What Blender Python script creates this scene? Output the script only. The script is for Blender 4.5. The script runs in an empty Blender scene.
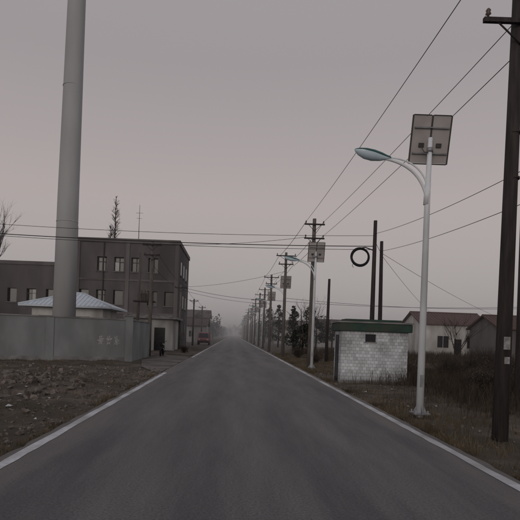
import bpy, bmesh, math, random
from mathutils import Vector, Matrix, noise
random.seed(7)
R=random.random
def U(a,b): return a+(b-a)*R()
scene=bpy.context.scene
COL=scene.collection
# ---------------------------------------------------------------- materials
def mat(name, c1, c2=None, scale=3.0, rough=0.85, metal=0.0, bump=0.0, bscale=None, detail=4, c3=None, s3=0.4, stretch=None, spec=0.3):
    m=bpy.data.materials.new(name); m.use_nodes=True
    nt=m.node_tree; N=nt.nodes; L=nt.links
    b=N['Principled BSDF']; b.inputs['Roughness'].default_value=rough; b.inputs['Metallic'].default_value=metal
    b.inputs['Specular IOR Level'].default_value=spec
    tc=N.new('ShaderNodeTexCoord'); mp=N.new('ShaderNodeMapping'); L.new(tc.outputs['Object'],mp.inputs[0])
    if stretch: mp.inputs['Scale'].default_value=stretch
    if c2 is None: c2=tuple(x*0.75 for x in c1)
    n=N.new('ShaderNodeTexNoise'); n.inputs['Scale'].default_value=scale; n.inputs['Detail'].default_value=detail
    L.new(mp.outputs[0],n.inputs['Vector'])
    r=N.new('ShaderNodeValToRGB'); r.color_ramp.elements[0].position=.35; r.color_ramp.elements[1].position=.65
    r.color_ramp.elements[0].color=(*c2,1); r.color_ramp.elements[1].color=(*c1,1)
    L.new(n.outputs['Fac'],r.inputs[0]); out=r.outputs[0]
    if c3:
        n2=N.new('ShaderNodeTexNoise'); n2.inputs['Scale'].default_value=s3; n2.inputs['Detail'].default_value=5
        L.new(mp.outputs[0],n2.inputs['Vector'])
        r2=N.new('ShaderNodeValToRGB'); r2.color_ramp.elements[0].position=.45; r2.color_ramp.elements[1].position=.62
        L.new(n2.outputs['Fac'],r2.inputs[0])
        mx=N.new('ShaderNodeMixRGB'); mx.inputs[2].default_value=(*c3,1)
        L.new(r2.outputs[0],mx.inputs[0]); L.new(out,mx.inputs[1]); out=mx.outputs[0]
    L.new(out,b.inputs['Base Color'])
    if bump>0:
        bn=N.new('ShaderNodeTexNoise'); bn.inputs['Scale'].default_value=bscale or scale*4; bn.inputs['Detail'].default_value=5
        L.new(mp.outputs[0],bn.inputs['Vector'])
        bp=N.new('ShaderNodeBump'); bp.inputs['Strength'].default_value=bump; bp.inputs['Distance'].default_value=.03
        L.new(bn.outputs['Fac'],bp.inputs['Height']); L.new(bp.outputs[0],b.inputs['Normal'])
    return m

M={}
M['ground']=mat('dirt_ground',(.130,.108,.088),(.058,.048,.040),1.3,.95,bump=.8,bscale=9,detail=6,c3=(.050,.043,.030),s3=.35)
M['apron']=mat('dusty_concrete',(.17,.16,.15),(.11,.102,.094),1.5,.9,bump=.3,c3=(.08,.07,.06),s3=.6)
M['steel_w']=mat('white_painted_steel',(.80,.84,.88),(.70,.74,.78),2,.4,bump=0,spec=.5,c3=(.56,.59,.62),s3=1.1,stretch=(1,1,.5))
M['steel_g']=mat('galvanised_steel',(.35,.36,.38),(.25,.26,.28),8,.5,metal=.5)
M['tower']=mat('tower_grey_paint',(.48,.49,.50),(.40,.41,.42),.6,.7,c3=(.34,.35,.36),s3=.25,stretch=(1,1,.25))
M['conc_pole']=mat('concrete_pole',(.15,.135,.125),(.09,.08,.076),3,.9,bump=.2,stretch=(3,3,.5))
M['dark_pole']=mat('weathered_dark_pole',(.056,.047,.046),(.028,.025,.025),4,.9,bump=.4,stretch=(4,4,.4))
M['wire']=mat('black_cable',(.02,.02,.022),(.015,.015,.016),4,.7)
M['insul']=mat('porcelain',(.12,.09,.08),(.08,.06,.05),4,.3)
M['backsheet']=mat('panel_backsheet',(.43,.405,.40),(.35,.33,.325),2.5,.6)
M['panelframe']=mat('panel_frame_dark',(.07,.065,.065),(.045,.04,.04),5,.5)
M['cells']=mat('panel_cells',(.02,.025,.06),(.015,.02,.04),10,.15)
M['lampgreen']=mat('dark_teal_shell',(.05,.14,.14),(.035,.10,.11),5,.35)
M['lens']=mat('lamp_lens',(.66,.80,.90),(.58,.74,.84),5,.15,spec=.6)
M['bld']=mat('building_grey_render',(.130,.120,.122),(.096,.089,.091),.8,.92,bump=.2,c3=(.068,.062,.064),s3=.22,stretch=(1,1,.35))
M['bld2']=mat('building_lighter_render',(.160,.150,.150),(.12,.112,.112),.8,.92,c3=(.10,.092,.092),s3=.3,stretch=(1,1,.35))
M['pale']=mat('pale_plaster',(.46,.46,.45),(.34,.34,.33),1.0,.9,c3=(.24,.23,.22),s3=.4,stretch=(1,1,.4))
M['glass']=mat('dark_window',(.018,.018,.02),(.01,.01,.012),3,.25,spec=.5)
M['glassl']=mat('window_pane_reflective',(.08,.09,.10),(.04,.045,.05),1.2,.2,spec=.6)
M['frame']=mat('window_frame',(.12,.12,.12),(.08,.08,.08),4,.6)
M['wall']=mat('wall_blue_grey_render',(.245,.262,.268),(.18,.195,.20),.9,.9,bump=.15,c3=(.140,.147,.148),s3=.35,stretch=(1,1,.5))
M['cope']=mat('coping_concrete',(.24,.24,.24),(.14,.14,.14),2,.9,bump=.3)
M['wpaint']=mat('old_white_lettering',(.50,.50,.50),(.28,.29,.29),9,.9)
M['hutroof']=mat('pale_blue_sheet_roof',(.58,.64,.70),(.50,.56,.62),2,.5)
M['white']=mat('white_plaster',(.62,.62,.6),(.48,.48,.47),1.4,.9,c3=(.36,.35,.33),s3=.5,stretch=(1,1,.4))
M['greenroof']=mat('green_fascia',(.030,.066,.048),(.022,.045,.035),3,.6,c3=(.045,.052,.042),s3=1)
M['roof_t']=mat('grey_tile_roof',(.105,.078,.072),(.062,.047,.045),6,.85,bump=.6,bscale=12,stretch=(3,.6,1))
M['roof_r']=mat('brown_tile_roof',(.135,.082,.072),(.075,.052,.048),6,.85,bump=.6,bscale=12,stretch=(3,.6,1))
M['rubble']=mat('rubble_stone',(.20,.175,.155),(.075,.065,.056),5,.95,bump=.5)
M['drygrass']=mat('dry_grass',(.155,.124,.080),(.060,.048,.031),.9,.95)
M['brush']=mat('dark_brush',(.085,.066,.049),(.038,.031,.023),2,.95)
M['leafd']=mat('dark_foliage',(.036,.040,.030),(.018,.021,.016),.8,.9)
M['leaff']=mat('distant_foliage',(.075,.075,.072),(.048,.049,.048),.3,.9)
M['bark']=mat('bark',(.06,.05,.044),(.036,.030,.026),6,.95)
M['red']=mat('dull_red_paint',(.26,.085,.10),(.19,.07,.08),2,.4,spec=.5)
M['rubber']=mat('rubber',(.02,.02,.02),(.012,.012,.012),8,.85)
M['plate']=mat('lamp_lens_white',(.7,.7,.65),(.6,.6,.55),5,.2)
M['sign_blue']=mat('notice_paper',(.36,.36,.36),(.18,.18,.18),12,.8)
M['litter']=mat('litter_paper',(.6,.6,.58),(.35,.38,.42),4,.8)

def asphalt():
    m=bpy.data.materials.new('asphalt'); m.use_nodes=True; nt=m.node_tree; N=nt.nodes; L=nt.links
    b=N['Principled BSDF']; tc=N.new('ShaderNodeTexCoord')
    sep=N.new('ShaderNodeSeparateXYZ'); L.new(tc.outputs['Object'],sep.inputs[0])
    f=N.new('ShaderNodeTexNoise'); f.inputs['Scale'].default_value=36; f.inputs['Detail'].default_value=4; f.inputs['Roughness'].default_value=.8; L.new(tc.outputs['Object'],f.inputs['Vector'])
    mp=N.new('ShaderNodeMapping'); mp.inputs['Scale'].default_value=(1,.12,1); L.new(tc.outputs['Object'],mp.inputs[0])
    p=N.new('ShaderNodeTexNoise'); p.inputs['Scale'].default_value=1.3; p.inputs['Detail'].default_value=9; p.inputs['Roughness'].default_value=.7; L.new(mp.outputs[0],p.inputs['Vector'])
    w=N.new('ShaderNodeMath'); w.operation='MULTIPLY'; w.inputs[1].default_value=3.9; L.new(sep.outputs[0],w.inputs[0])
    s=N.new('ShaderNodeMath'); s.operation='SINE'; L.new(w.outputs[0],s.inputs[0])
    s2=N.new('ShaderNodeMath'); s2.operation='MULTIPLY_ADD'; s2.inputs[1].default_value=.055; L.new(s.outputs[0],s2.inputs[0]); L.new(p.outputs['Fac'],s2.inputs[2])
    r=N.new('ShaderNodeValToRGB'); r.color_ramp.elements[0].position=.33; r.color_ramp.elements[1].position=.68
    r.color_ramp.elements[0].color=(.062,.063,.068,1); r.color_ramp.elements[1].color=(.140,.137,.140,1); L.new(s2.outputs[0],r.inputs[0])
    r2=N.new('ShaderNodeValToRGB'); r2.color_ramp.elements[0].position=.32; r2.color_ramp.elements[1].position=.68
    r2.color_ramp.elements[0].color=(.45,.45,.45,1); r2.color_ramp.elements[1].color=(1.5,1.5,1.5,1); L.new(f.outputs['Fac'],r2.inputs[0])
    mx=N.new('ShaderNodeMixRGB'); mx.blend_type='MULTIPLY'; mx.inputs[0].default_value=1; L.new(r.outputs[0],mx.inputs[1]); L.new(r2.outputs[0],mx.inputs[2])
    ab=N.new('ShaderNodeMath'); ab.operation='SUBTRACT'; ab.inputs[1].default_value=.35; L.new(sep.outputs[0],ab.inputs[0])
    a2=N.new('ShaderNodeMath'); a2.operation='ABSOLUTE'; L.new(ab.outputs[0],a2.inputs[0])
    a3=N.new('ShaderNodeMath'); a3.operation='MULTIPLY_ADD'; a3.inputs[1].default_value=.35; L.new(a2.outputs[0],a3.inputs[0]); L.new(p.outputs['Fac'],a3.inputs[2])
    sc=N.new('ShaderNodeMapRange'); sc.inputs['From Min'].default_value=1.38; sc.inputs['From Max'].default_value=1.85; L.new(a3.outputs[0],sc.inputs[0])
    mx2=N.new('ShaderNodeMixRGB'); mx2.inputs[2].default_value=(.135,.120,.105,1); L.new(sc.outputs[0],mx2.inputs[0]); L.new(mx.outputs[0],mx2.inputs[1])
    L.new(mx2.outputs[0],b.inputs['Base Color'])
    b.inputs['Roughness'].default_value=.60; b.inputs['Specular IOR Level'].default_value=.35
    bp=N.new('ShaderNodeBump'); bp.inputs['Strength'].default_value=.6; bp.inputs['Distance'].default_value=.012; L.new(f.outputs['Fac'],bp.inputs['Height']); L.new(bp.outputs[0],b.inputs['Normal'])
    return m
M['asphalt']=asphalt()
M['line']=mat('worn_white_paint',(.58,.60,.62),(.44,.46,.48),9,.8,c3=(.32,.32,.32),s3=.7)

def tile_mat(name,c,g,scale,bw,rh):
    m=bpy.data.materials.new(name); m.use_nodes=True; nt=m.node_tree; N=nt.nodes; L=nt.links
    b=N['Principled BSDF']; tc=N.new('ShaderNodeTexCoord'); sep=N.new('ShaderNodeSeparateXYZ'); L.new(tc.outputs['Object'],sep.inputs[0])
    ad=N.new('ShaderNodeMath'); L.new(sep.outputs[0],ad.inputs[0]); L.new(sep.outputs[1],ad.inputs[1])
    cb=N.new('ShaderNodeCombineXYZ'); L.new(ad.outputs[0],cb.inputs[0]); L.new(sep.outputs[2],cb.inputs[1])
    br=N.new('ShaderNodeTexBrick'); br.offset=0.5; br.inputs['Scale'].default_value=scale; br.inputs['Brick Width'].default_value=bw; br.inputs['Row Height'].default_value=rh
    br.inputs['Mortar Size'].default_value=.022; br.inputs['Color1'].default_value=(*c,1); br.inputs['Color2'].default_value=(*[x*.68 for x in c],1); br.inputs['Mortar'].default_value=(*g,1)
    L.new(cb.outputs[0],br.inputs['Vector'])
    n=N.new('ShaderNodeTexNoise'); n.inputs['Scale'].default_value=1.6; n.inputs['Detail'].default_value=6; L.new(tc.outputs['Object'],n.inputs['Vector'])
    r=N.new('ShaderNodeValToRGB'); r.color_ramp.elements[0].position=.38; r.color_ramp.elements[0].color=(.62,.62,.61,1); r.color_ramp.elements[1].position=.6
    L.new(n.outputs['Fac'],r.inputs[0])
    mx=N.new('ShaderNodeMixRGB'); mx.blend_type='MULTIPLY'; mx.inputs[0].default_value=1; L.new(br.outputs[0],mx.inputs[1]); L.new(r.outputs[0],mx.inputs[2])
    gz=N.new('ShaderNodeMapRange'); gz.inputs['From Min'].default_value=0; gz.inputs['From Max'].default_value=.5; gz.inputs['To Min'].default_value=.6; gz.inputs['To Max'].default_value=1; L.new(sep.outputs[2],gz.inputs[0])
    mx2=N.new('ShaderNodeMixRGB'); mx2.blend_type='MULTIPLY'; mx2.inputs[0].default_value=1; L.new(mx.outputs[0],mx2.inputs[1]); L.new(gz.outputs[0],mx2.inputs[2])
    L.new(mx2.outputs[0],b.inputs['Base Color']); b.inputs['Roughness'].default_value=.45
    return m
M['tile']=tile_mat('white_wall_tile',(.68,.72,.76),(.22,.22,.22),4.0,.6,.5)

# ---------------------------------------------------------------- mesh helpers
def tube(bm,pts,rad,sides=8,cap=True,smooth=True):
    pts=[Vector(p) for p in pts]; n=len(pts)
    if not hasattr(rad,'__len__'): rad=[rad]*n
    rings=[]
    for i,p in enumerate(pts):
        t=(pts[min(i+1,n-1)]-pts[max(i-1,0)])
        if t.length<1e-9: t=Vector((0,0,1))
        t.normalize()
        a=Vector((0,1,0)) if abs(t.y)<.9 else Vector((1,0,0))
        u=t.cross(a).normalized(); v=t.cross(u)
        rings.append([bm.verts.new(p+(u*math.cos(2*math.pi*k/sides)+v*math.sin(2*math.pi*k/sides))*rad[i]) for k in range(sides)])
    for i in range(n-1):
        for k in range(sides):
            f=bm.faces.new((rings[i][k],rings[i][(k+1)%sides],rings[i+1][(k+1)%sides],rings[i+1][k])); f.smooth=smooth
    if cap and sides>2:
        bm.faces.new(rings[0][::-1]); bm.faces.new(rings[-1])
def box(bm,c,s,rz=0,bev=0):
    mx=Matrix.Translation(c)@Matrix.Rotation(rz,4,'Z')@Matrix.Diagonal((s[0],s[1],s[2],1))
    r=bmesh.ops.create_cube(bm,size=1,matrix=mx)
    if bev>0:
        es=list({e for v in r['verts'] for e in v.link_edges})
        bmesh.ops.bevel(bm,geom=es,offset=bev,segments=2,affect='EDGES')
def span(bm,a,b,bev=0):
    box(bm,[(a[i]+b[i])/2 for i in range(3)],[abs(b[i]-a[i]) for i in range(3)],0,bev)
def torus(bm,c,R_,r_,axis='Y',n=28,m=8):
    rings=[]
    for i in range(n):
        a=2*math.pi*i/n
        ring=[]
        for j in range(m):
            b=2*math.pi*j/m
            q=R_+r_*math.cos(b); h=r_*math.sin(b)
            if axis=='Y': p=(q*math.cos(a),h,q*math.sin(a))
            elif axis=='X': p=(h,q*math.cos(a),q*math.sin(a))
            else: p=(q*math.cos(a),q*math.sin(a),h)
            ring.append(bm.verts.new(Vector(c)+Vector(p)))
        rings.append(ring)
    for i in range(n):
        for j in range(m):
            f=bm.faces.new((rings[i][j],rings[(i+1)%n][j],rings[(i+1)%n][(j+1)%m],rings[i][(j+1)%m])); f.smooth=True
def poly(bm,vs):
    return bm.faces.new([bm.verts.new(v) for v in vs])
class G:
    def __init__(s,name,loc=(0,0,0)):
        s.e=bpy.data.objects.new(name,None); s.e.location=loc; s.e.empty_display_size=.3; COL.objects.link(s.e); s.loc=Vector(loc); s.p=[]
    def part(s,name,m):
        bm=bmesh.new(); s.p.append((name,bm,m)); return bm
    def done(s):
        for name,bm,m in s.p:
            bmesh.ops.recalc_face_normals(bm,faces=bm.faces)
            me=bpy.data.meshes.new(name); bm.to_mesh(me); bm.free(); me.materials.append(M[m])
            o=bpy.data.objects.new(name,me); COL.objects.link(o); o.parent=s.e; o.matrix_parent_inverse=Matrix.Translation(-s.loc)
        return s.e
def single(name,bm,m,recalc=True):
    if recalc: bmesh.ops.recalc_face_normals(bm,faces=bm.faces)
    me=bpy.data.meshes.new(name); bm.to_mesh(me); bm.free(); me.materials.append(M[m])
    o=bpy.data.objects.new(name,me); COL.objects.link(o); return o
def pyd(name,vs,fs,m):
    me=bpy.data.meshes.new(name); me.from_pydata(vs,[],fs); me.update(); me.materials.append(M[m])
    o=bpy.data.objects.new(name,me); COL.objects.link(o); return o

# ---------------------------------------------------------------- ground
RL,RR=-2.93,3.66
def gh(x,y):
    if RL-.02<x<RR+.02: return -.035
    d=(x-RR) if x>0 else (RL-x)
    f=min(1,d/1.0); fade=1.0
    if abs(x)>22: fade*=max(0,1-(abs(x)-22)/20)
    if y>60: fade*=max(0,1-(y-60)/40)
    n=noise.noise((x*.45,y*.45,0))*.10+noise.noise((x*1.5,y*1.5,3))*.07+noise.noise((x*4,y*4,8))*.03
    b=.02
    if x<0 and y<22:
        b+=.14*math.exp(-((x+6.5)/2.2)**2)*math.exp(-((y-13)/7)**2)
        n*=1.4
    if x>0: b+=.20*math.exp(-((x-8.6)/1.6)**2)*math.exp(-((y-16)/5)**2)
    h=-.035+f*(b+n*.9)*fade
    if x<0 and x>-6.5 and 20<y<38:
        w=min(1,max(0,(y-20)/1.5))*min(1,max(0,(38-y)/1.5))*min(1,max(0,(x+6.5)/.8))
        h=h*(1-w)-.035*w
    if 3.9<x<7.4 and 18.6<y<21.5:
        w=min(1,(x-3.9)/.4,(7.4-x)/.4,(y-18.6)/.4,(21.5-y)/.4); h=h*(1-w)-.01*w
    return h
xs=[];x=-20
while x<=22: xs.append(round(x,3)); x+=.2
g=.3;x=-20;left=[]
while x>-3000: g*=1.25; x-=g; left.append(x)
g=.3;x=22;right=[]
while x<3000: g*=1.25; x+=g; right.append(x)
xs=left[::-1]+xs+right
ys=[];y=-12
while y<=50: ys.append(round(y,3)); y+=.25
g=.3
while y<5000: g*=1.12; y+=g; ys.append(y)
g=1;y=-12
while y>-300: g*=1.5; y-=g; ys.insert(0,y)
vs=[(a,b,gh(a,b)) for b in ys for a in xs]; W=len(xs)
fs=[(j*W+i,j*W+i+1,(j+1)*W+i+1,(j+1)*W+i) for j in range(len(ys)-1) for i in range(W-1)]
gr=pyd('ground',vs,fs,'ground')
for p in gr.data.polygons: p.use_smooth=True
# road slab with a slightly crumbled edge
bm=bmesh.new(); re=random.Random(3)
yy=-30; prev=None
while yy<1400:
    a=RL+re.uniform(-.05,.015) ; b=RR+re.uniform(-.015,.05)
    row=[bm.verts.new((a,yy,-.15)),bm.verts.new((a,yy,0)),bm.verts.new((b,yy,0)),bm.verts.new((b,yy,-.15))]
    if prev:
        for k in range(3): bm.faces.new((prev[k],prev[k+1],row[k+1],row[k]))
    prev=row; yy+= .3 if yy<45 else 10
single('road',bm,'asphalt')
G1=G('road_edge_line',(0,0,0)); bm=G1.part('left_stripe','line')
rl=random.Random(77)
def strip(bm,x,y0,y1,w=.15):
    y=y0; a=x-w/2; b=x+w/2; st=.35
    while y<y1:
        st=.35 if y<40 else 4
        y2=min(y1,y+st); a2=x-w/2+rl.uniform(-.012,.012); b2=x+w/2+rl.uniform(-.012,.012)
        poly(bm,[(a,y,.005),(b,y,.005),(b2,y2,.005),(a2,y2,.005)]); y=y2;a=a2;b=b2
strip(bm,-2.77,-10,21.2); strip(bm,-2.77,35,500)
bm=G1.part('right_stripe','line'); strip(bm,3.47,-10,500); G1.done()
bm=bmesh.new(); poly(bm,[(RL-.06,20.8,-.006),(RL-.06,36.5,-.006),(-5.2,38,-.006),(-5.35,30,-.006),(-4.4,24.6,-.006)])
single('side_road',bm,'apron')

# ---------------------------------------------------------------- solar street lamps
def street_lamp(x,y):
    g=G('street_lamp',(x,y,0)); b=g.part('pole','steel_w')
    tube(b,[(x,y,-.1),(x,y,5.2),(x+.02,y,6.35)],[.085,.062,.05],16)
    b=g.part('base_plate','steel_g'); box(b,(x,y,.06),(.36,.36,.03)); 
    for a in range(4):
        an=a*math.pi/2+math.pi/4
        tube(b,[(x+.19*math.cos(an),y+.19*math.sin(an),.0),(x+.19*math.cos(an),y+.19*math.sin(an),.13)],.015,6)
        ca,sa=math.cos(a*math.pi/2),math.sin(a*math.pi/2)
        poly(b,[(x+.08*ca,y+.08*sa,.076),(x+.16*ca,y+.16*sa,.076),(x+.08*ca,y+.08*sa,.25)])
    b=g.part('access_door','steel_g'); box(b,(x,y-.083,.8),(.09,.012,.28))
    b=g.part('arm','steel_w')
    A=[];Bp=[]
    for i in range(13):
        t=i/12
        p0=Vector((x,y,4.85)); p1=Vector((x-.12,y,5.70)); p2=Vector((x-1.0,y,5.84))
        A.append((1-t)**2*p0+2*t*(1-t)*p1+t*t*p2)
        q0=Vector((x,y,5.2)); q1=Vector((x-.14,y,5.82)); q2=Vector((x-.88,y,5.87))
        Bp.append((1-t)**2*q0+2*t*(1-t)*q1+t*t*q2)
    tube(b,A,[.034]*13,8); tube(b,Bp,[.02]*13,8)
    tube(b,[(x-.02,y,4.82),(x,y,5.3)],.068,14)
    b=g.part('lamp_housing','lampgreen'); c=g.part('lamp_lens','lens')
    root=Vector((x-.88,y,5.85)); ax=Vector((-.975,0,.21)).normalized(); up=Vector((.21,0,.975)).normalized()
    prof=[(0,.045,.045,.035),(.10,.06,.06,.06),(.22,.10,.08,.11),(.40,.150,.09,.150),(.58,.155,.08,.145),(.72,.12,.055,.10),(.80,.07,.03,.05),(.84,.01,.01,.01)]
    K=10
    def half(bm_,sgn):
        rs=[]
        for (t,w,hu,hd) in prof:
            h=hu if sgn>0 else hd
            rs.append([bm_.verts.new(root+ax*t+Vector((0,1,0))*w*(1 if sgn<0 else 1.08)*math.cos(math.pi*k/K)+up*(sgn*h*math.sin(math.pi*k/K)+(-.004 if sgn<0 else .0))) for k in range(K+1)])
        for i in range(len(rs)-1):
            for k in range(K):
                f=bm_.faces.new((rs[i][k],rs[i][k+1],rs[i+1][k+1],rs[i+1][k])); f.smooth=True
        bm_.faces.new(rs[0])
        if sgn>0:
            for i in range(len(rs)-1): bm_.faces.new((rs[i][0],rs[i][-1],rs[i+1][-1],rs[i+1][0]))
    half(b,1); half(c,-1)
    cz=6.34; ln=1.06; tilt=math.radians(77)
    mxp=Matrix.Translation((x+.05,y+.09,cz))@Matrix.Rotation(math.radians(180),4,'Z')@Matrix.Rotation(tilt,4,'X')
    def pb(bm_,c0,s0):
        bmesh.ops.create_cube(bm_,size=1,matrix=mxp@Matrix.Translation(c0)@Matrix.Diagonal((*s0,1)))
    b=g.part('panel_back','backsheet'); pb(b,(-.22,0,0),(.41,ln-.04,.012)); pb(b,(.22,0,0),(.41,ln-.04,.012))
    b=g.part('panel_cells','cells'); pb(b,(-.22,0,.012),(.40,ln-.05,.008)); pb(b,(.22,0,.012),(.40,ln-.05,.008))
    b=g.part('panel_frame','panelframe')
    for xx in (-.44,.44): pb(b,(xx,0,0),(.024,ln,.045))
    pb(b,(0,0,0),(.035,ln,.044))
    for yy in (-ln/2,ln/2): 
        pb(b,(-.225,yy,0),(.40,.024,.043)); pb(b,(.225,yy,0),(.40,.024,.043))
    b=g.part('panel_bracket','steel_g'); pb(b,(0,.26,-.045),(.8,.03,.03)); pb(b,(0,-.3,-.045),(.8,.03,.03))
    b=g.part('junction_boxes','panelframe'); pb(b,(.2,-.12,-.022),(.12,.09,.03)); pb(b,(-.2,-.12,-.022),(.12,.09,.03))
    tube(b,[(x-.2,y,6.16),(x-.12,y-.02,6.02),(x-.04,y-.07,5.98)],.010,5)
    b=g.part('pole_clamp','steel_g'); tube(b,[(x+.02,y,6.02),(x+.02,y,6.12)],.07,12)
    g.done()
for i in range(16): street_lamp(4.33,11.55+15.85*i)

# ---------------------------------------------------------------- utility poles
def upole(x,y,h,r=.12,m='conc_pole',arms=((.3,1.0),(1.1,1.0)),lean=(0,0),name='utility_pole',notice=False):
    g=G(name,(x,y,0)); b=g.part('shaft',m)
    tube(b,[(x,y,-.4),(x+lean[0]*.5,y+lean[1]*.5,h*.5),(x+lean[0],y+lean[1],h)],[r*1.15,r*.98,r*.78],14)
    if arms:
        b=g.part('crossarm','dark_pole'); c=g.part('insulators','insul')
        for dz,w in arms:
            z=h-dz; cx=x+lean[0]; cy=y+lean[1]-r-.03
            box(b,(cx,cy,z),(w+.15,.07,.08))
            tube(b,[(cx-w*.35,cy,z-.03),(cx,cy+.03,z-.38)],.016,5); tube(b,[(cx+w*.35,cy,z-.03),(cx,cy+.03,z-.38)],.016,5)
            for xx in (-w/2,w/2):
                tube(c,[(cx+xx,cy,z+.04),(cx+xx,cy,z+.08),(cx+xx,cy,z+.10),(cx+xx,cy,z+.14),(cx+xx,cy,z+.16),(cx+xx,cy,z+.20)],[.02,.02,.05,.03,.045,.02],8)
    if notice:
        b=g.part('notice','sign_blue'); box(b,(x,y-r*1.10,1.72),(.11,.012,.22)); box(b,(x+.01,y-r*1.10,1.42),(.09,.012,.12))
        b=g.part('bands','dark_pole')
        for z in (4.6,5.4): tube(b,[(x+.055,y,z),(x+.055,y,z+.04)],r*1.02,14)
    g.done()
upole(4.76,8.9,8.6,.118,'dark_pole',arms=((.5,1.4),(1.3,1.2)),lean=(.06,0),notice=True)
upole(7.62,13.4,6.8,.09,'dark_pole',arms=None,lean=(-.04,0))
upole(4.45,29,8.5,.13,arms=((.35,1.0),(1.15,1.0)))
ups=[(4.45,29)]
for i in range(1,15):
    X=4.12+.1*math.sin(i*2.1); Y=29+i*13.2
    upole(X,Y,8.45+.25*math.sin(i*1.7),.13,arms=((.3,1.5),(1.0,1.1)),lean=(.06*math.sin(i*3),0)); ups.append((X,Y))
upole(7.4,27,8.05,.12,'dark_pole',arms=None)
upole(8.3,28.5,7.25,.115,'dark_pole',arms=None,lean=(-.1,0))
upole(6.7,36,5.9,.11,'dark_pole',arms=None,lean=(.03,0))
upole(-5.9,35.8,8.1,.13,arms=((.3,1.2),(1.0,1.0)))
upole(-7.2,38,7.6,.12,arms=None,lean=(.05,0))
upole(-5.5,52,6.6,.12,arms=((.3,1.1),))
upole(-5.6,71,6.5,.12,arms=((.3,1.1),))
upole(-5.6,90,6.6,.12,arms=((.3,1.1),))
upole(-5.6,112,6.6,.12,arms=((.3,1.1),))
upole(-20,26,8,.13,arms=((.3,1.2),))
upole(4.6,-14,8.6,.12,arms=((.5,1.4),(1.3,1.2)))
g=G('pole_transformer',(-6.5,36.9,4.0)); b=g.part('tank','conc_pole')
box(b,(-6.5,36.9,4.25),(.6,.5,.62),0,.04); 
for i in range(6): box(b,(-6.75+i*.10,36.62,4.25),(.03,.10,.45))
b=g.part('platform','dark_pole'); 
span(b,(-7.3,36.55,3.82),(-5.75,36.63,3.92)); span(b,(-7.3,37.15,3.82),(-5.75,37.23,3.92))
b=g.part('bushings','insul')
for i in range(3): tube(b,[(-6.75+i*.25,36.9,4.55),(-6.75+i*.25,36.9,4.8)],[.05,.02],8)
g.done()

# ---------------------------------------------------------------- wires
def wire(b,p,q,sag,r=.012,n=18):
    p=Vector(p);q=Vector(q);pts=[]
    for i in range(n+1):
        t=i/n; v=p.lerp(q,t); v.z-=sag*4*t*(1-t); pts.append(v)
    tube(b,pts,r,5)
g=G('power_line',(4.5,29,8)); b=g.part('roadside_conductors','wire')
A9=[(4.12,8.83,8.25),(5.52,8.83,8.25),(5.42,8.83,7.45)]
AA=[(3.95,28.85,8.3),(4.95,28.85,8.3),(4.95,28.85,7.5)]
BB=[(3.9,-14.1,8.25),(5.3,-14.1,8.25),(5.2,-14.1,7.45)]
for i in range(3):
    wire(b,A9[i],AA[i],.12,.009); wire(b,A9[i],BB[i],.3,.009)
prev=AA
for k,(X,Y) in enumerate(ups[1:8]):
    cur=[(X-.7,Y-.15,8.2),(X+.7,Y-.15,8.2),(X+.5,Y-.15,7.5)]
    for i in range(3): wire(b,prev[i],cur[i],.15,.014,10)
    prev=cur
b=g.part('road_crossing_cables','wire')
wire(b,(-20,26,7.3),(7.4,27,7.25),.35,.012,30)
wire(b,(-20,26,6.75),(7.4,27,6.68),.28,.022,30)
wire(b,(-20,26,6.7),(7.4,27,6.5),.30,.013,30)
wire(b,(-20,26,7.3),(-45,25,7.3),.5,.02); 
b=g.part('right_cables','wire')
wire(b,(7.4,27,7.35),(7.56,13.4,6.35),.18,.010); wire(b,(8.2,28.5,6.7),(7.56,13.4,5.45),.15,.010)
wire(b,(7.56,13.4,6.35),(8.7,-6,6.4),.2,.010); wire(b,(7.56,13.4,5.45),(8.7,-6,5.6),.2,.010)
wire(b,(8.2,28.5,6.6),(29.5,56,4.6),.25,.011); wire(b,(8.2,28.5,6.5),(25,61,4.3),.4,.010)
wire(b,(7.4,27,7.0),(8.2,28.5,6.6),.05,.012)
b=g.part('lower_cables','wire')
wire(b,(-5.5,52,6.4),(4.2,55.4,5.6),.3,.018); wire(b,(-5.5,52,6.1),(4.2,55.4,5.2),.3,.014)
wire(b,(4.2,55.4,5.6),(34,52,5.9),.5,.018,26); wire(b,(4.15,42.2,4.9),(30,44,5.2),.5,.014,26)
Pn=[(-5.9,35.8,7.1),(-5.5,52,6.4),(-5.6,71,6.3),(-5.6,90,6.4),(-5.6,112,6.4)]
for i in range(4):
    for o in (-.5,.5):
        wire(b,(Pn[i][0]+o,Pn[i][1],Pn[i][2]),(Pn[i+1][0]+o,Pn[i+1][1],Pn[i+1][2]),.3,.012)
wire(b,(-5.9,35.8,7.9),(3.95,28.85,7.4),.2,.012)
wire(b,(4.15,42,7.1),(-5.5,52,6.4),.3,.012)
g.done()
g=G('cable_coil',(6.65,26.95,6.1)); b=g.part('loops','wire')
for i in range(7): torus(b,(6.65+U(-.03,.03),26.95+.025*(i-3),6.08+U(-.04,.04)),.46+U(-.04,.04),.022,'Y')
b=g.part('tail','wire'); tube(b,[(6.62,26.95,6.55),(6.9,26.97,6.60),(7.15,27,6.52),(7.4,27,6.45)],.03,6)
tube(b,[(6.3,26.93,5.75),(6.22,26.93,5.6),(6.3,26.93,5.5)],.014,5)
g.done()

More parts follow.
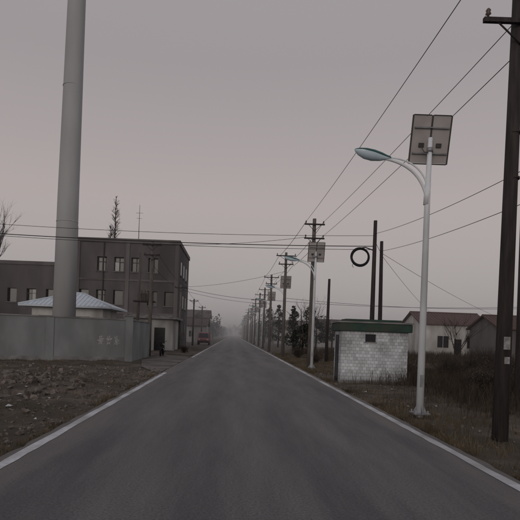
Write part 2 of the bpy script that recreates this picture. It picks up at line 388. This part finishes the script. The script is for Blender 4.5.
# ---------------------------------------------------------------- monopole tower
g=G('steel_tower_pole',(-10.4,31,0)); b=g.part('shaft','tower')
tube(b,[(-10.4,31,-.3),(-10.38,31,10),(-10.3,31,21),(-10.22,31,33)],[.69,.63,.54,.44],40)
b=g.part('weld_collars','tower')
for z,r in ((8.2,.648),(16.5,.58)):
    tube(b,[(-10.39+.04*(z>10),31,z),(-10.39+.04*(z>10),31,z+.05)],r+.006,40)
b=g.part('earthing_cable','steel_g')
tube(b,[(-9.70,31.1,0),(-9.74,31.1,8)],.012,5)
g.done()

# ---------------------------------------------------------------- boundary wall
g=G('boundary_wall',(-5.7,28.6,0)); w=g.part('wall','wall'); c=g.part('coping','cope'); l=g.part('lettering','wpaint')
p0=Vector((-5.7,28.6,0)); d=Vector((-10.3,-4.6,0)).normalized(); ang=math.atan2(d.y,d.x)
Lw=22
nrm=Vector((-d.y,d.x,0))
if nrm.y>0: nrm=-nrm
def wb(bm_,s0,s1,z0,z1,off,th,bev=0):
    m_=p0+d*((s0+s1)/2)+nrm*off
    box(bm_,(m_.x,m_.y,(z0+z1)/2),(s1-s0,th,z1-z0),ang,bev)
wb(w,.4,Lw,-.3,2.28,0,.24)
for s in (4.4,8.8,13.2,17.6): wb(w,s-.2,s+.2,-.3,2.27,.03,.26)
wb(c,.36,Lw,2.282,2.35,0,.32); wb(c,.4,Lw,-.2,.22,.02,.26)
wb(w,0,.42,-.3,2.5,0,.42); wb(c,-.05,.47,2.502,2.58,0,.52)
span(w,(-5.95,28.9,-.3),(-5.72,34.8,2.27)); span(c,(-5.99,28.9,2.272),(-5.68,34.8,2.34))
def stroke(s,z,ds,dz,th=.035):
    a=p0+d*s+nrm*.123; b_=p0+d*(s+ds)+nrm*.123; a.z=z; b_.z=z+dz
    t=(b_-a).normalized(); pr=t.cross(nrm).normalized()*th/2
    poly(l,[a-pr,b_-pr,b_+pr,a+pr])
for s in (.75,1.15,1.6):
    for k in range(5):
        z=U(.95,1.35); stroke(s+U(-.05,.05),z,U(.15,.3),U(-.04,.04))
    stroke(s+.1,.9,.02,.5); stroke(s+.1,1.1,.16,-.2); stroke(s+.22,1.35,-.05,-.4)
g.done()

# ---------------------------------------------------------------- hut with pale roof behind the wall
g=G('garden_hut',(-11.7,37.5,0)); w=g.part('walls','white'); r=g.part('roof','hutroof'); k=g.part('windows','glass')
span(w,(-14.2,35.6,-.2),(-9.2,39.8,3.18))
ex0,ex1,ey0,ey1=-14.9,-8.5,34.9,40.5; ap=[(-12.0,37.7,4.35),(-11.2,37.7,4.35)]
E=[(ex0,ey0,3.3),(ex1,ey0,3.3),(ex1,ey1,3.3),(ex0,ey1,3.3)]
poly(r,[E[0],E[1],ap[1],ap[0]]);poly(r,[E[1],E[2],ap[1]]);poly(r,[E[2],E[3],ap[0],ap[1]]);poly(r,[E[3],E[0],ap[0]])
span(r,(ex0,ey0,3.18),(ex1,ey1,3.296))
for a_,b_ in ((E[0],ap[0]),(E[1],ap[1]),(ap[0],ap[1])): tube(r,[Vector(a_)+Vector((0,0,.02)),Vector(b_)+Vector((0,0,.02))],.06,6)
for i in range(1,21):
    xx=ex0+(ex1-ex0)*i/21
    t=min(1,(xx-ex0)/(ap[0][0]-ex0),(ex1-xx)/(ex1-ap[1][0]))
    tube(r,[(xx,ey0,3.31),(xx,ey0+(37.7-ey0)*t,3.31+1.05*t)],.022,4)
for xx in (-13.2,-10.6): span(k,(xx-.5,35.58,1.2),(xx+.5,35.62,2.6))
g.done()

# ---------------------------------------------------------------- grey block building
g=G('concrete_building',(-12,58,0)); w=g.part('walls','bld'); w2=g.part('pilasters','bld2'); k=g.part('window_openings','glass'); fr=g.part('window_frames','frame'); gl=g.part('panes','glassl')
def facade(x0,x1,H,cols,rows,yf,depth,ww=1.05,wh=1.55,seed=1,skip=()):
    rnd=random.Random(seed)
    span(w,(x0,yf+.45,-.3),(x1,yf+depth,H))
    xsn=[x0+(x1-x0)*(i+.5)/cols for i in range(cols)]
    zs=rows
    zprev=-.3
    for z in zs:
        span(w,(x0,yf,zprev),(x1,yf+.45,z-wh/2)); 
        xp=x0
        for ix,xc in enumerate(xsn):
            if (ix,zs.index(z)) in skip: continue
            span(w,(xp,yf,z-wh/2),(xc-ww/2,yf+.45,z+wh/2)); xp=xc+ww/2
            span(k,(xc-ww/2,yf+.40,z-wh/2),(xc+ww/2,yf+.448,z+wh/2))
            span(w2,(xc-ww/2-.1,yf-.08,z-wh/2-.11),(xc+ww/2+.1,yf+.05,z-wh/2-.003))
            if rnd.random()<.5:
                for a in (-ww/2+.03,0,ww/2-.03): span(fr,(xc+a-.025,yf+.25,z-wh/2+.002),(xc+a+.025,yf+.3,z+wh/2-.002))
                for a in (-wh/2+.03,.25,wh/2-.04): span(fr,(xc-ww/2,yf+.245,z+a-.025),(xc+ww/2,yf+.295,z+a+.025))
                if rnd.random()<.4: span(gl,(xc-ww/2+.06,yf+.27,z-wh/2+.06),(xc-.03,yf+.275,z+.22))
                if rnd.random()<.3: span(gl,(xc+.03,yf+.27,z-wh/2+.06),(xc+ww/2-.06,yf+.275,z+wh/2-.08))
        span(w,(xp,yf,z-wh/2),(x1,yf+.45,z+wh/2)); zprev=z+wh/2
    span(w,(x0,yf,zprev),(x1,yf+.45,H))
facade(-17.3,-6.14,11.25,6,[1.9,5.3,8.9],55,12,seed=3,skip=((0,2),(3,1),(5,2)))
span(w2,(-17.42,54.9,11.252),(-6.02,67.1,11.7)); 
span(w2,(-17.36,54.93,7.1),(-6.08,54.998,7.3)); span(w2,(-17.36,54.93,3.5),(-6.08,54.998,3.7))
for xx in (-17.1,-11.7,-6.35): span(w2,(xx-.2,54.9,-.3),(xx+.2,54.996,11.25))
facade(-37,-17.45,8.75,9,[1.9,5.3],57,10,seed=5)
span(w2,(-37,56.9,8.752),(-17.45,67,9.15))
b=g.part('rooftop_antenna','dark_pole'); tube(b,[(-11,57,11.7),(-11,57,15.9)],[.04,.02],6); tube(b,[(-11.4,57,15),(-10.6,57,15)],.015,4); tube(b,[(-11.3,57,14.4),(-10.7,57,14.4)],.015,4)
b=g.part('drainpipes','dark_pole'); tube(b,[(-9.0,54.9,0),(-9.0,54.9,11.2)],.06,8); tube(b,[(-14.3,54.9,0),(-14.3,54.9,11.2)],.06,8)
for z in (1.9,5.3,8.9):
    for yy in (57.5,60.5,63.5): span(k,(-6.17,yy-.55,z-.75),(-6.12,yy+.55,z+.75)); span(w2,(-6.16,yy-.65,z-.87),(-6.04,yy+.65,z-.76))
g.done()
def house(name,x0,x1,y0,y1,eave,ridge,wall,roof,wins=(),door=None,axis='X',over=.35):
    g=G(name,((x0+x1)/2,y0,0)); w=g.part('walls',wall); r=g.part('roof',roof); k=g.part('windows','glass'); f=g.part('frames','white')
    span(w,(x0,y0,-.3),(x1,y1,eave))
    ym=(y0+y1)/2; xm=(x0+x1)/2
    if axis=='X':
        for xa in (x0,x1): poly(w,[(xa,y0,eave),(xa,y1,eave),(xa,ym,ridge-.05)])
        sl=(ridge-eave)/(ym-y0); 
        for s,ya in ((1,y0-over),(-1,y1+over)):
            za=eave-over*sl
            v=[(x0-over,ya,za),(x1+over,ya,za),(x1+over,ym,ridge),(x0-over,ym,ridge)]
            poly(r,v); poly(r,[(a,b_,c_+.12) for a,b_,c_ in v]); 
            poly(r,[v[0],v[1],(v[1][0],v[1][1],v[1][2]+.12),(v[0][0],v[0][1],v[0][2]+.12)])
            for q in ((0,3),(1,2)): poly(r,[v[q[0]],v[q[1]],(v[q[1]][0],v[q[1]][1],v[q[1]][2]+.12),(v[q[0]][0],v[q[0]][1],v[q[0]][2]+.12)])
            n=int((x1-x0)/.35)
            for i in range(n+1):
                xx=x0-over+(x1-x0+2*over)*i/n
                tube(r,[(xx,ya,za+.13),(xx,ym,ridge+.13)],.035,4)
        tube(r,[(x0-over,ym,ridge+.14),(x1+over,ym,ridge+.14)],.09,6)
    else:
        span(r,(x0-over,y0-over,eave+.002),(x1+over,y1+over,eave+.22))
        span(r,(x0+.1,y0+.1,eave+.222),(x1-.1,y1-.1,eave+.35))
    for (xa,xb,za,zb) in wins:
        span(k,(xa,y0-.012,za),(xb,y0+.05,zb))
        span(f,(xa-.08,y0-.05,za-.09),(xb+.08,y0+.03,za-.002)); span(f,(xa-.06,y0-.03,zb+.002),(xb+.06,y0+.03,zb+.08))
        span(f,((xa+xb)/2-.03,y0-.03,za),((xa+xb)/2+.03,y0+.0,zb)); span(f,(xa-.06,y0-.03,za),(xa-.002,y0+.03,zb)); span(f,(xb+.002,y0-.03,za),(xb+.06,y0+.03,zb))
    if door:
        xa,xb=door; span(k,(xa,y0-.02,-.05),(xb,y0+.05,2.1))
    g.done()
house('white_shop',-9.8,-5.6,47,52.5,2.9,3.1,'pale','cope',wins=((-9.2,-8.0,1.1,2.2),),door=(-7.3,-6.3),axis='F')
house('cream_house',23.5,31.7,63,70,3.95,5.4,'white','roof_r',wins=((25.5,26.9,1.0,2.45),(29.2,30.4,1.0,2.4)),door=(27.6,28.5))
house('tile_roof_house',28.6,42,54,61,3.4,4.8,'bld2','roof_r',wins=((30.5,31.6,1.0,2.2),))
house('tile_roof_house',-9.5,-5.2,98,106,3.2,4.6,'pale','roof_t',wins=((-8.5,-7.6,1.0,2.2),))
house('tile_roof_house',-13,-6.2,128,137,5.8,7.6,'bld2','roof_t',wins=((-10.5,-9.4,1.0,2.4),(-10.5,-9.4,4,5.2)))
house('tile_roof_house',9.5,17,112,120,3.4,5.2,'pale','roof_t',wins=((11,12.2,1.0,2.4),))
house('cream_house',15.5,22,92,99,3.4,5.0,'pale','roof_t',wins=((17,18,1.0,2.4),))

# ---------------------------------------------------------------- tiled kiosk
x0,x1,y0,y1=4.22,6.80,19.6,20.9
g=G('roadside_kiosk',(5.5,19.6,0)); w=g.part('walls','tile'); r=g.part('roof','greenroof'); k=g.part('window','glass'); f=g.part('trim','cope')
wx0,wx1,wz0,wz1=5.14,5.56,1.60,1.90
WT=2.0
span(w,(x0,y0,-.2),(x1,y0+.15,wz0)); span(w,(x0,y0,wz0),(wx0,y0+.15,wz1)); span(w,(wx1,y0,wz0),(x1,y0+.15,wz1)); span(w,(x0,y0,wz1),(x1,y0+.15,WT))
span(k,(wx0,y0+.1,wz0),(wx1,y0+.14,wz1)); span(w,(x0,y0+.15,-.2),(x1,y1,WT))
span(k,(x0-.02,y0+.45,.0),(x0+.03,y0+1.05,1.85))
span(f,(wx0-.04,y0-.03,wz0-.04),(wx1+.04,y0+.0,wz0-.001))
span(r,(x0-.12,y0-.14,WT+.002),(x1+.12,y1+.14,2.32),.02)
span(f,(x0-.15,y0-.17,2.322),(x1+.15,y1+.17,2.38))
span(r,(x0+.2,y0+.2,2.382),(x1-.2,y1-.2,2.48))
span(f,(x0-.05,y0-.05,-.2),(x1+.05,y0-.002,.10))
g.done()

# ---------------------------------------------------------------- parked van
g=G('parked_van',(-4.3,76,0)); body=g.part('body','red'); k=g.part('windows','glass'); t=g.part('wheels','rubber'); li=g.part('lamps','plate')
cx,cy=-4.3,76
prof=[(-1.9,.35),(-1.95,.8),(-1.75,1.05),(-1.25,1.75),(-1.0,1.9),(1.6,1.92),(1.85,1.75),(1.95,1.0),(1.95,.35)]
ring=[]
for sx,ins in ((-.80,.04),(-.86,0),(.86,0),(.80,.04)):
    ring.append([body.verts.new((cx+sx*(1 if z<1.1 else 1-.12*(z-1.1)/.8),cy+yy*(1-ins*.3),z+(-ins if z>1 else ins))) for yy,z in prof])
for i in range(3):
    for j in range(len(prof)):
        j2=(j+1)%len(prof); body.faces.new((ring[i][j],ring[i][j2],ring[i+1][j2],ring[i+1][j]))
body.faces.new(ring[0]); body.faces.new(ring[-1][::-1])
poly(k,[(cx-.7,cy-1.74,1.13),(cx+.7,cy-1.74,1.13),(cx+.63,cy-1.33,1.72),(cx-.63,cy-1.33,1.72)])
for s in (-1,1):
    for a,b_ in ((-1.15,-.3),(-.2,.7),(.8,1.6)):
        poly(k,[(cx+s*.885,cy+a,1.1),(cx+s*.885,cy+b_,1.1),(cx+s*.815,cy+b_,1.68),(cx+s*.815,cy+a+.15,1.68)])
    for yy in (-1.25,1.25):
        tube(t,[(cx+s*.70,cy+yy,.31),(cx+s*.88,cy+yy,.31)],.31,18)
    box(li,(cx+s*.62,cy-1.94,.82),(.28,.06,.16))
box(t,(cx,cy-1.96,.45),(1.6,.08,.2)); 
g.done()
# ---------------------------------------------------------------- motorcycle
g=G('parked_motorcycle',(-5.1,36.0,0)); t=g.part('wheels','rubber'); b=g.part('body','glass'); s=g.part('frame','dark_pole')
mx_,my_=-5.0,36.0
for yy in (-.62,.62): torus(t,(mx_,my_+yy,.29),.25,.05,'X'); tube(s,[(mx_-.06,my_+yy,.29),(mx_+.06,my_+yy,.29)],.06,8)
for yy in (-.62,.62):
    for a in range(6):
        an=a*math.pi/3; tube(s,[(mx_,my_+yy,.29),(mx_,my_+yy+.24*math.cos(an),.29+.24*math.sin(an))],.008,4)
tube(s,[(mx_-.06,my_-.62,.29),(mx_-.06,my_-.42,.85),(mx_-.05,my_-.36,1.0)],.022,6);tube(s,[(mx_+.06,my_-.62,.29),(mx_+.06,my_-.42,.85),(mx_+.05,my_-.36,1.0)],.022,6)
tube(s,[(mx_-.34,my_-.25,1.05),(mx_-.1,my_-.36,1.0),(mx_+.1,my_-.36,1.0),(mx_+.34,my_-.25,1.05)],.018,6)
tube(b,[(mx_,my_-.42,.78),(mx_,my_-.25,.80),(mx_,my_+.0,.74),(mx_,my_+.1,.70)],[.07,.14,.13,.05],10)
tube(b,[(mx_,my_+.02,.74),(mx_,my_+.3,.74),(mx_,my_+.72,.80)],[.08,.13,.07],10)
tube(b,[(mx_,my_-.2,.42),(mx_,my_+.15,.42)],[.15,.15],10); tube(s,[(mx_+.12,my_-.1,.35),(mx_+.14,my_+.75,.32)],[.03,.045],8)
tube(b,[(mx_,my_-.52,.88),(mx_,my_-.42,.88)],[.09,.07],10)
tube(s,[(mx_,my_+.62,.29),(mx_,my_+.1,.4)],.03,6); tube(s,[(mx_,my_+.6,.5),(mx_,my_+.5,.75)],.03,6)
g.done()

# ---------------------------------------------------------------- vegetation
def bare_tree(name,x,y,h,spread,trunk,levels=4,narrow=False,seed=1):
    rnd=random.Random(seed); bm=bmesh.new()
    def branch(p,dv,l,r,lv):
        pts=[p]; rr=[r]; q=p.copy(); dd=dv.copy(); n=4
        for i in range(n):
            dd=(dd+Vector((rnd.uniform(-1,1),rnd.uniform(-1,1),rnd.uniform(-.2,.6)))*.13).normalized()
            q=q+dd*l/n; pts.append(q.copy()); rr.append(r*(1-.6*(i+1)/n))
        tube(bm,pts,rr,5 if lv>1 else 3,cap=False)
        if lv==0: return
        for k in range(rnd.randint(3,5)):
            t=rnd.uniform(.3,1); i=min(n-1,int(t*n)); pp=pts[i].lerp(pts[i+1],t*n-i)
            a=rnd.uniform(0,6.28); sp=spread*rnd.uniform(.6,1.2)
            nd=(dd+Vector((math.cos(a),math.sin(a),.25))*sp).normalized()
            branch(pp,nd,l*rnd.uniform(.45,.7),r*.45,lv-1)
    if narrow:
        tube(bm,[(x,y,-.2),(x,y,h*.5),(x,y,h)],[trunk,trunk*.6,.03],6)
        for i in range(190):
            z=rnd.uniform(.15,.99)*h; a=rnd.uniform(0,6.28); L_=spread*(1.05-z/h)*rnd.uniform(.5,1.2)*h*.12+.25
            branch(Vector((x,y,z)),Vector((math.cos(a)*.7,math.sin(a)*.7,.75)).normalized(),L_,.035,1)
    else:
        tube(bm,[(x,y,-.2),(x,y,h*.3)],[trunk,trunk*.8],7)
        for i in range(5):
            a=i*1.26+rnd.uniform(-.3,.3)
            branch(Vector((x,y,h*.3-rnd.uniform(0,.1)*h)),Vector((math.cos(a)*spread*.7,math.sin(a)*spread*.7,1)).normalized(),h*.42,trunk*.5,levels-1)
    return single(name,bm,'bark',recalc=False)
bare_tree('poplar_tree',-16.8,70,20.2,1.0,.22,narrow=True,seed=4)
bare_tree('poplar_tree',-17.9,72,16.5,1.0,.2,narrow=True,seed=6)
bare_tree('bare_tree',-33.2,66,17,.45,.4,5,seed=2)
bare_tree('bare_tree',-38.0,70,16,.5,.4,5,seed=9)
bare_tree('bare_tree',13.5,30.5,3.6,.8,.07,4,seed=12)
bare_tree('bare_tree',9.5,62,6.5,.7,.13,4,seed=15)

def leafcloud(vs,fs,c,rx,ry,rz,n,size,rnd):
    blobs=[(Vector((rnd.uniform(-.65,.65)*rx,rnd.uniform(-.65,.65)*ry,rnd.uniform(-.75,.8)*rz)),rnd.uniform(.25,.5)) for _ in range(9)]
    for _ in range(n):
        bl,br=rnd.choice(blobs)
        v=Vector((rnd.gauss(0,1),rnd.gauss(0,1),rnd.gauss(0,1))).normalized()*rnd.uniform(.4,1)**.5*br
        p=Vector(c)+bl+Vector((v.x*rx,v.y*ry,v.z*rz))
        s=size*rnd.uniform(.5,1.3); a=Vector((rnd.gauss(0,1),rnd.gauss(0,1),rnd.gauss(0,1))).normalized(); b_=a.orthogonal().normalized()
        i=len(vs); vs+= [p-a*s*.5,p+b_*s*.3,p+a*s*.5,p-b_*s*.3]; fs.append((i,i+1,i+2,i+3))
def ev_tree(name,x,y,h,r,n=900,size=.28,seed=1,conical=False):
    rnd=random.Random(seed); g=G(name,(x,y,0)); b=g.part('trunk','bark')
    tube(b,[(x,y,-.2),(x+.1,y,h*.5),(x,y,h*.9)],[.14,.09,.03],7)
    for i in range(7):
        a=rnd.uniform(0,6.28); z=h*rnd.uniform(.25,.7); tube(b,[(x,y,z),(x+math.cos(a)*r*.7,y+math.sin(a)*r*.7,z+h*.15)],[.05,.015],5)
    g.done(); vs=[];fs=[]
    if conical:
        for i in range(9):
            t=i/9; leafcloud(vs,fs,(x,y,h*(.18+.78*t)),r*(1-t*.85),r*(1-t*.85),h*.09,n//9,size,rnd)
    else: leafcloud(vs,fs,(x,y,h*.6),r,r,h*.4,n,size,rnd)
    o=pyd('foliage',vs,fs,'leafd'); o.parent=g.e; o.matrix_parent_inverse=Matrix.Translation(-g.loc)
for i,(x,y,h,r,c) in enumerate([(7.2,60,5.6,1.5,True),(8.8,66,6.0,2.0,False),(11.5,70,4.6,2.2,False),(7.0,78,6.8,1.6,True),(6.9,95,7.5,2.0,True),(14.5,74,4.3,2.2,False),(6.6,48,3.0,1.1,False),
     (7.6,120,8,2.4,False),(-7.5,118,6.5,2.2,False),(19,64,3.6,1.7,False),(33.5,48,4.2,1.8,False)]):
    ev_tree('evergreen_tree',x,y,h,r,1500,.24,seed=20+i,conical=c)
vs=[];fs=[];rnd=random.Random(5)
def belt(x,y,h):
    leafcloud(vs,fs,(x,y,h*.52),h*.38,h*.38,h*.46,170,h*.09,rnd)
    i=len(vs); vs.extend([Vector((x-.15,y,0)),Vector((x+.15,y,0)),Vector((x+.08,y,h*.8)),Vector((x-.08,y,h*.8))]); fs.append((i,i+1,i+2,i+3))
for i in range(60): belt(-6.5-rnd.uniform(0,5),140+i*7,rnd.uniform(5,9))
for i in range(60): belt(7.2+rnd.uniform(0,6),135+i*7,rnd.uniform(5,9.5))
for i in range(90): belt(rnd.uniform(14,150),rnd.uniform(150,230),rnd.uniform(4,8))
for i in range(60): belt(rnd.uniform(-150,-14),rnd.uniform(150,230),rnd.uniform(5,9))
for i in range(70): belt(rnd.uniform(-60,60),rnd.uniform(520,640),rnd.uniform(8,13))
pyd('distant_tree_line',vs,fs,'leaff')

def blades(name,N,area,hmin,hmax,m,seed,wid=.004,thr=-.05,lim=(-3.05,3.75)):
    rnd=random.Random(seed); vs=[];fs=[]
    for _ in range(N):
        x,y=area(rnd)
        if lim[0]<x<lim[1]: continue
        if -6<x<0 and 20<y<38 and rnd.random()<.93: continue
        if 4.1<x<6.95 and 19.4<y<21.1: continue
        cl=noise.noise((x*.6,y*.6,5))+.4*noise.noise((x*2.3,y*2.3,9))
        if cl<thr and rnd.random()<.85: continue
        z=gh(x,y)-.02; h=rnd.uniform(hmin,hmax)*(1+.6*max(0,cl)); a=rnd.uniform(0,6.28); l=rnd.uniform(.05,.6)*h; w=wid*(1+y*.05)
        b=rnd.uniform(0,6.28); ca,sa=w*math.cos(a),w*math.sin(a); cb,sb=math.cos(b)*l,math.sin(b)*l
        i=len(vs); vs+=[(x-ca,y-sa,z),(x+ca,y+sa,z),(x+ca*.7+.3*cb,y+sa*.7+.3*sb,z+h*.6),(x-ca*.7+.3*cb,y-sa*.7+.3*sb,z+h*.6),(x+cb,y+sb,z+h)]
        fs+=[(i,i+1,i+2,i+3),(i+3,i+2,i+4)]
    pyd(name,vs,fs,m)
def areaR(r): 
    y=4+46*r.random()**1.4; return 3.8+r.random()**1.2*16,y
def areaL(r):
    y=4+24*r.random()**1.2; return -3.1-r.random()**.9*13,y
def areaRm(r):
    return r.gauss(8.8,1.4),r.uniform(11.5,24)
def areaRf(r): return r.uniform(7,45),r.uniform(36,62)
def areaE(r):
    y=4+36*r.random()**1.3
    return (3.68+abs(r.gauss(0,.14)),y) if r.random()<.6 else (-2.97-abs(r.gauss(0,.12)),y)
blades('dry_grass',70000,areaR,.04,.22,'drygrass',1,thr=.02)
blades('dry_grass',26000,areaL,.03,.13,'drygrass',2,thr=.05)
blades('dry_grass',16000,areaE,.03,.12,'drygrass',6,thr=.05,lim=(-2.97,3.68))
blades('dead_weeds',26000,areaRm,.2,.65,'brush',3,thr=-.05)
blades('dead_weeds',16000,areaRf,.3,.8,'brush',4,wid=.006)
def shrub(x,y,r,h,seed,m='brush'):
    rnd=random.Random(seed); g=G('dead_shrub',(x,y,0)); b=g.part('twigs','bark'); z0=gh(x,y)-.05
    vs=[];fs=[]
    for i in range(70):
        a=rnd.uniform(0,6.28); k=rnd.uniform(.2,1); e=Vector((x+math.cos(a)*r*k,y+math.sin(a)*r*k,z0+h*rnd.uniform(.5,1)*(1.15-k*.5)))
        mid=Vector((x,y,z0)).lerp(e,.5)+Vector((rnd.uniform(-.1,.1),rnd.uniform(-.1,.1),.12))
        tube(b,[(x+rnd.uniform(-.1,.1),y+rnd.uniform(-.1,.1),z0),mid,e],[.012,.008,.003],4,cap=False)
        for j in range(4):
            e2=mid.lerp(e,rnd.random())+Vector((rnd.gauss(0,.14),rnd.gauss(0,.14),rnd.uniform(0,.2))); tube(b,[mid,e2],[.006,.002],3,cap=False)
    g.done()
    leafcloud(vs,fs,(x,y,z0+h*.42),r*.9,r*.9,h*.48,900,.05,rnd)
    o=pyd('leaves',vs,fs,m); o.parent=g.e; o.matrix_parent_inverse=Matrix.Translation(-g.loc)
for i,(x,y,r,h) in enumerate([(7.9,15.5,.9,1.0),(9.6,17.5,1.2,1.5),(8.8,20.5,1.1,1.3),(10.8,23,1.4,1.6),(8.6,12.9,.6,.6),(12.5,21,1.2,1.4),(5.4,33,.6,.8),(13,26,1.4,1.5),(16,32,1.6,1.7),(11.5,16.5,1.0,1.2),(5.2,40,.8,1.0),(-4.2,44,.5,.7),(8.3,24.5,.8,1.0),(19,38,1.7,1.8)]):
    shrub(x,y,r,h,50+i)
def rubble(name,N,area,smin,smax,seed):
    rnd=random.Random(seed); bm=bmesh.new()
    for _ in range(N):
        x,y=area(rnd)
        if -3.0<x<3.75: continue
        s=rnd.uniform(smin,smax)*(1 if rnd.random()<.9 else 2)
        mxx=Matrix.Translation((x,y,gh(x,y)+s*.1))@Matrix.Rotation(rnd.uniform(0,6.28),4,Vector((rnd.gauss(0,1),rnd.gauss(0,1),rnd.gauss(0,1))).normalized())@Matrix.Diagonal((s,s*rnd.uniform(.5,1),s*rnd.uniform(.35,.8),1))
        if rnd.random()<.25: r=bmesh.ops.create_cube(bm,size=1,matrix=mxx)
        else: r=bmesh.ops.create_icosphere(bm,subdivisions=1,radius=.55,matrix=mxx)
        for v in r['verts']: v.co+=Vector((rnd.gauss(0,1),rnd.gauss(0,1),rnd.gauss(0,1)))*s*.07
    single(name,bm,'rubble')
rubble('rubble',2600,lambda r:(-3.1-r.random()**1.3*8,r.uniform(4,24)),.02,.09,1)
rubble('rubble',900,lambda r:(3.75+r.random()**1.5*3,r.uniform(4,26)),.015,.06,2)
rubble('rubble',220,lambda r:(r.gauss(-6.3,1.0),r.gauss(15,2.5)),.08,.22,3)
# scraps of litter on both verges
rnd=random.Random(91); vs=[];fs=[]
for _ in range(34):
    x,y=(rnd.uniform(-9,-3.3),rnd.uniform(8,24)) if rnd.random()<.6 else (rnd.uniform(4,7),rnd.uniform(10,19))
    z=gh(x,y)+.025; s=rnd.uniform(.03,.08); a=rnd.uniform(0,6.28); ca,sa=math.cos(a)*s,math.sin(a)*s; i=len(vs)
    vs+=[(x-ca,y-sa,z),(x+sa,y-ca,z+rnd.uniform(0,.03)),(x+ca,y+sa,z+.01),(x-sa,y+ca,z+rnd.uniform(0,.04))]; fs+=[(i,i+1,i+2),(i,i+2,i+3)]
pyd('litter',vs,fs,'litter')

# ---------------------------------------------------------------- evening haze: low layer of real participating medium
bm=bmesh.new(); span(bm,(-700,48,-2),(700,1300,13)); 
hz=bpy.data.materials.new('evening_haze'); hz.use_nodes=True; nt=hz.node_tree; nt.nodes.clear()
o=nt.nodes.new('ShaderNodeOutputMaterial'); v=nt.nodes.new('ShaderNodeVolumeScatter'); v.inputs['Density'].default_value=.0034; v.inputs['Color'].default_value=(.99,.98,1,1)
nt.links.new(v.outputs[0],o.inputs['Volume']); M['haze']=hz
single('haze',bm,'haze')

# ---------------------------------------------------------------- world
wd=bpy.data.worlds.new('World'); scene.world=wd; wd.use_nodes=True; nt=wd.node_tree; N=nt.nodes; L=nt.links
bg=N['Background']
tc=N.new('ShaderNodeTexCoord'); sp=N.new('ShaderNodeSeparateXYZ'); L.new(tc.outputs['Generated'],sp.inputs[0])
r=N.new('ShaderNodeValToRGB'); L.new(sp.outputs[2],r.inputs[0])
cr=r.color_ramp; cr.elements[0].position=0; cr.elements[0].color=(.375,.345,.350,1); cr.elements[1].position=1; cr.elements[1].color=(.37,.365,.40,1)
for p,c in ((.08,(.40,.365,.362)),(.25,(.432,.378,.366)),(.47,(.348,.312,.317))):
    e=cr.elements.new(p); e.color=(*c,1)
sky=N.new('ShaderNodeTexSky'); sky.sky_type='NISHITA'; sky.sun_disc=False; sky.sun_elevation=math.radians(12); sky.sun_rotation=math.radians(200); sky.dust_density=4
sm=N.new('ShaderNodeMixRGB'); sm.blend_type='MULTIPLY'; sm.inputs[0].default_value=1; sm.inputs[2].default_value=(.07,.07,.07,1); L.new(sky.outputs[0],sm.inputs[1])
mx=N.new('ShaderNodeMixRGB'); mx.inputs[0].default_value=.08; L.new(r.outputs[0],mx.inputs[1]); L.new(sm.outputs[0],mx.inputs[2])
L.new(mx.outputs[0],bg.inputs[0]); bg.inputs[1].default_value=1.04
sd=bpy.data.lights.new('sun','SUN'); sd.energy=.5; sd.angle=math.radians(25); sd.color=(1,.93,.88)
so=bpy.data.objects.new('sun',sd); COL.objects.link(so)
az=math.radians(200); dirv=Vector((math.sin(az)*math.cos(math.radians(12)),math.cos(az)*math.cos(math.radians(12)),math.sin(math.radians(12))))
so.rotation_euler=dirv.to_track_quat('Z','Y').to_euler(); so.location=(0,-20,30)

# ---------------------------------------------------------------- camera
cd=bpy.data.cameras.new('camera'); cd.lens=35; cd.sensor_width=36; cd.shift_x=27.2/520; cd.shift_y=74.5/520; cd.clip_end=8000; cd.clip_start=.05
co=bpy.data.objects.new('camera',cd); COL.objects.link(co)
co.matrix_world=Matrix.Translation((0,0,1.7))@Matrix.Rotation(math.radians(90),4,'X')@Matrix.Rotation(.036,4,'Z')
scene.camera=co
scene.view_settings.view_transform='Standard'; scene.view_settings.look='None'; scene.view_settings.exposure=0
